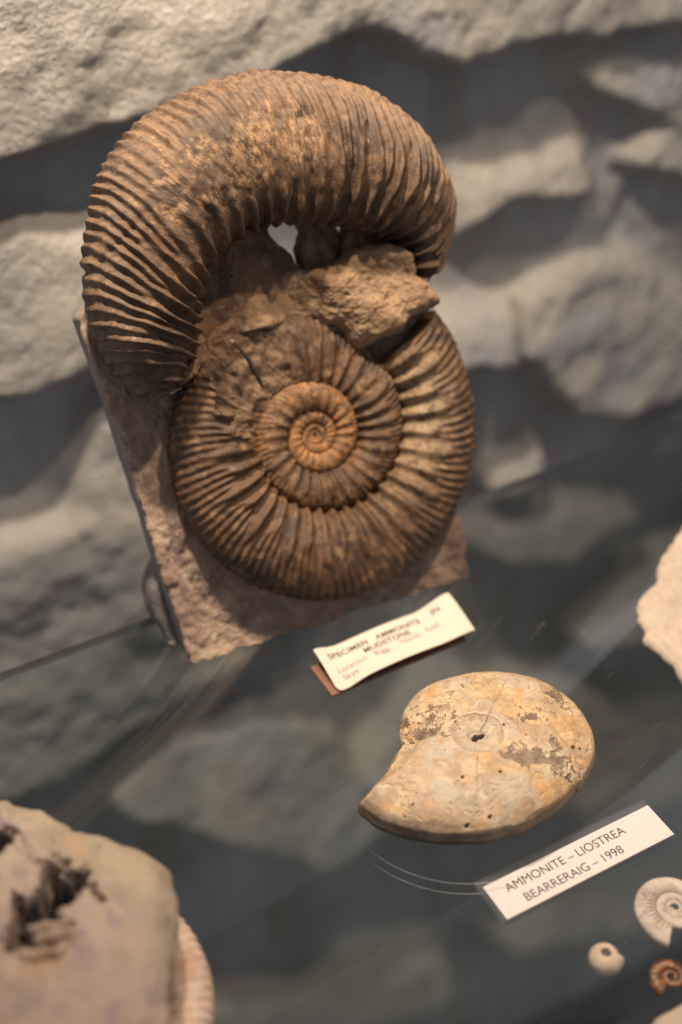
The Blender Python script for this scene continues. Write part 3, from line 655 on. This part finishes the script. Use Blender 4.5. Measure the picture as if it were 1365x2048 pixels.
# pinkish ribbed shell behind the nodule
def shell_col(P, phi, t, rb):
    c = mixc(C3(.58, .43, .345), C3(.48, .35, .28), sstep(-.3, .3, fbm(P, 5, 3, 721)))
    return mixc(c, C3(.40, .22, .14), sstep(.2, .5, fbm(P, 9, 3, 723))*.5)
pk = empty('ammonite_fossil', (0.058, 0.212, 0), 'pinkish pale ribbed ammonite fragment half hidden behind the tan stone nodule', 'fossil')
spiral_shell('shell', Frame((34.5, 241, 9), (1, 0, 0), (0, 1, 0)), (0, 0), 0, 38.6, 1.40, 60, .36, M['nodule'], pk, ribs=44, thick=.62, rel=.05, nper=1200, nv=50, colf=shell_col, split=True, seed=720, rough=.2)

# pale rock at right edge
def pale_col(P, side):
    c = mixc(C3(.49, .395, .30), C3(.43, .345, .275), sstep(-.3, .3, fbm(P, 10, 4, 731)))
    c = mixc(c, C3(.53, .43, .32), sstep(.1, .5, fbm(P, 5, 4, 733))*.6)
    return mixc(c, C3(.36, .29, .23), sstep(.3, .55, fbm(P, 4, 3, 735))*.5)
o = lump('pale_rock', [(290.5,248),(291.5,258),(292.6,272),(293.5,282.4),(296,284),(296,290.4),(299.3,295),(307.8,301.8),(316,304),(325.4,312.4),(335.8,317.2),(345.6,322.6),(370,325),(388,300),(372,265),(335,246)], (332, 285), lambda x, y: 11+.10*(x-292)+1.2*np.sin(x*.21+y*.13), .3, M['nodule'], None, FLAT,
     n=300, rings=100, edge=4, sides=16, smooth=1, rough=((14, 1.8, 4), (4, .7, 3)), col=pale_col, seed=730, warp=.08, base_scale=.8)
tag(o, 'pale cream knobbly rock cut off by the right edge beside the glass shelf', 'stone')

# white ribbed ammonite, broken
def white_col(P, phi, t, rb):
    c = mixc(C3(.62, .54, .46), C3(.52, .44, .37), sstep(-.3, .3, fbm(P, 3, 4, 741)))
    return mixc(c, C3(.34, .22, .15), sstep(.28, .5, fbm(P, 2.2, 4, 743))*.6)
wh = empty('ammonite_fossil', (0.229, 0.183, 0), 'chalky white ammonite with fine ribs and a broken lower edge', 'fossil')
spiral_shell('shell', Frame((229.0, 184.0, 2.6), (1, 0, 0), (0, 1, 0)), (0, 0), 0, 7.6, 2.0, 222, 3.2, M['tan_shell'], wh, ribs=40, thick=.30, rel=.105, nper=700, nv=60, colf=white_col, lead=8, seed=740, rough=.25)
# small beige ammonite
be = empty('ammonite_fossil', (0.1965, 0.180, 0), 'tiny plump beige ammonite with a dark pit on top', 'fossil')
def build_beige():
    nu, nv = 200, 70
    g = np.linspace(0, 1, nu); phi = np.radians(-38+360*g); R_ = 4.6+1.5*g**1.6
    th = np.linspace(-1.25, 1.42, nv)
    pr = np.cos(th)**.75; zz = 3.9*np.sin(th)
    pit = sstep(.36, .16, pr)*(th > 0)
    P = np.stack([196.6+R_[:, None]*pr*np.cos(phi)[:, None], 179.6+R_[:, None]*pr*np.sin(phi)[:, None], 4.2+zz[None]-1.7*pit[None]+0*R_[:, None]], -1)
    P = P+.12*np.stack([fbm(P, 2.5, 3, 751), fbm(P, 2.5, 3, 752), fbm(P, 2.5, 3, 753)], -1)
    c = mixc(C3(.60, .47, .34), C3(.50, .39, .29), sstep(-.3, .3, fbm(P, 3, 4, 754)))
    c = mixc(c, C3(.68, .58, .48), (sstep(.35, -.5, th)*.6)[None]*np.ones((nu, nv)))
    c = mixc(c, C3(.14, .11, .09), (pit)[None]*np.ones((nu, nv)))
    q = P[-1].mean(0); cap = np.array([q+(P[-1]-q)*f-np.array([0, 0, 0]) for f in (.8, .4, .05)])
    P = np.concatenate([P, cap], 0); c = np.concatenate([c, np.repeat(c[-1:], 3, 0)], 0)
    grid_mesh('shell', P, M['tan_shell'], be, c)
build_beige()
M['pit'] = stone_mat('dark_pit_cap', .8, 1500, .2, .2, .0003, .2, (.12, .10, .09))  # dark cap closing the pit opening
lathe('pit_cap', [(.01, 6.9), (1.0, 6.8), (1.6, 6.4)], (196.6, 179.6), M['pit'], be, 24)
# small brown ammonite
def brown_col(P, phi, t, rb):
    c = mixc(C3(.21, .085, .024), C3(.10, .04, .014), sstep(-.3, .3, fbm(P, 2, 4, 761)))
    return mixc(c, C3(.36, .18, .05), sstep(.2, .5, fbm(P, 1.5, 3, 763))*.6)
M['amber'] = stone_mat('polished_brown_shell', .25, 1500, .2, .1, .0003, .6)
br = empty('ammonite_fossil', (0.2115, 0.1655, 0), 'tiny glossy amber brown ammonite', 'fossil')
spiral_shell('shell', Frame((212.2, 165.2, 1.6), (1, 0, 0), (0, 1, 0)), (0, 0), 0, 3.4, 2.4, 205, 1.9, M['amber'], br, ribs=18, thick=.34, rel=.05, nper=300, nv=44, colf=brown_col, split=False, seed=760, rough=.1)
o = lump('pale_stone', [(190, 153),(198, 155),(207, 155.5),(216, 154),(222, 146),(214, 138),(196, 138),(188, 146)], (205, 147), lambda x, y: 6+0*x, .3, M['nodule'], None, FLAT, n=120, rings=30, edge=3, sides=8, rough=((6, .8, 3),), col=pale_col, seed=770)
tag(o, 'pale smooth stone barely entering the lower right corner', 'stone')

# ------------------------------------------------------------------ dust on the glass
rng = np.random.default_rng(5)
def build_dust():
    V, F = [], []
    for k in range(420):
        x, y = rng.uniform(20, 420), rng.uniform(120, 330); r = rng.choice([.05, .08, .11, .16], p=[.55, .37, .08, .0])
        a = rng.uniform(0, 6.28); l = r*rng.uniform(1, 1.8); n = len(V)
        for s in ((1, 0, 0), (-.5, .87, 0), (-.5, -.87, 0), (0, 0, 1)):
            px = s[0]*l; py = s[1]*r
            V.append((x+px*math.cos(a)-py*math.sin(a), y+px*math.sin(a)+py*math.cos(a), .02+s[2]*r))
        F += [(n, n+1, n+3), (n+1, n+2, n+3), (n+2, n, n+3)]
    o = raw_mesh('dust_specks', V, F, M['dust'], None, smooth=False); o['kind'] = 'stuff'
    o['label'] = 'fine pale dust specks scattered over the glass shelf'
build_dust()
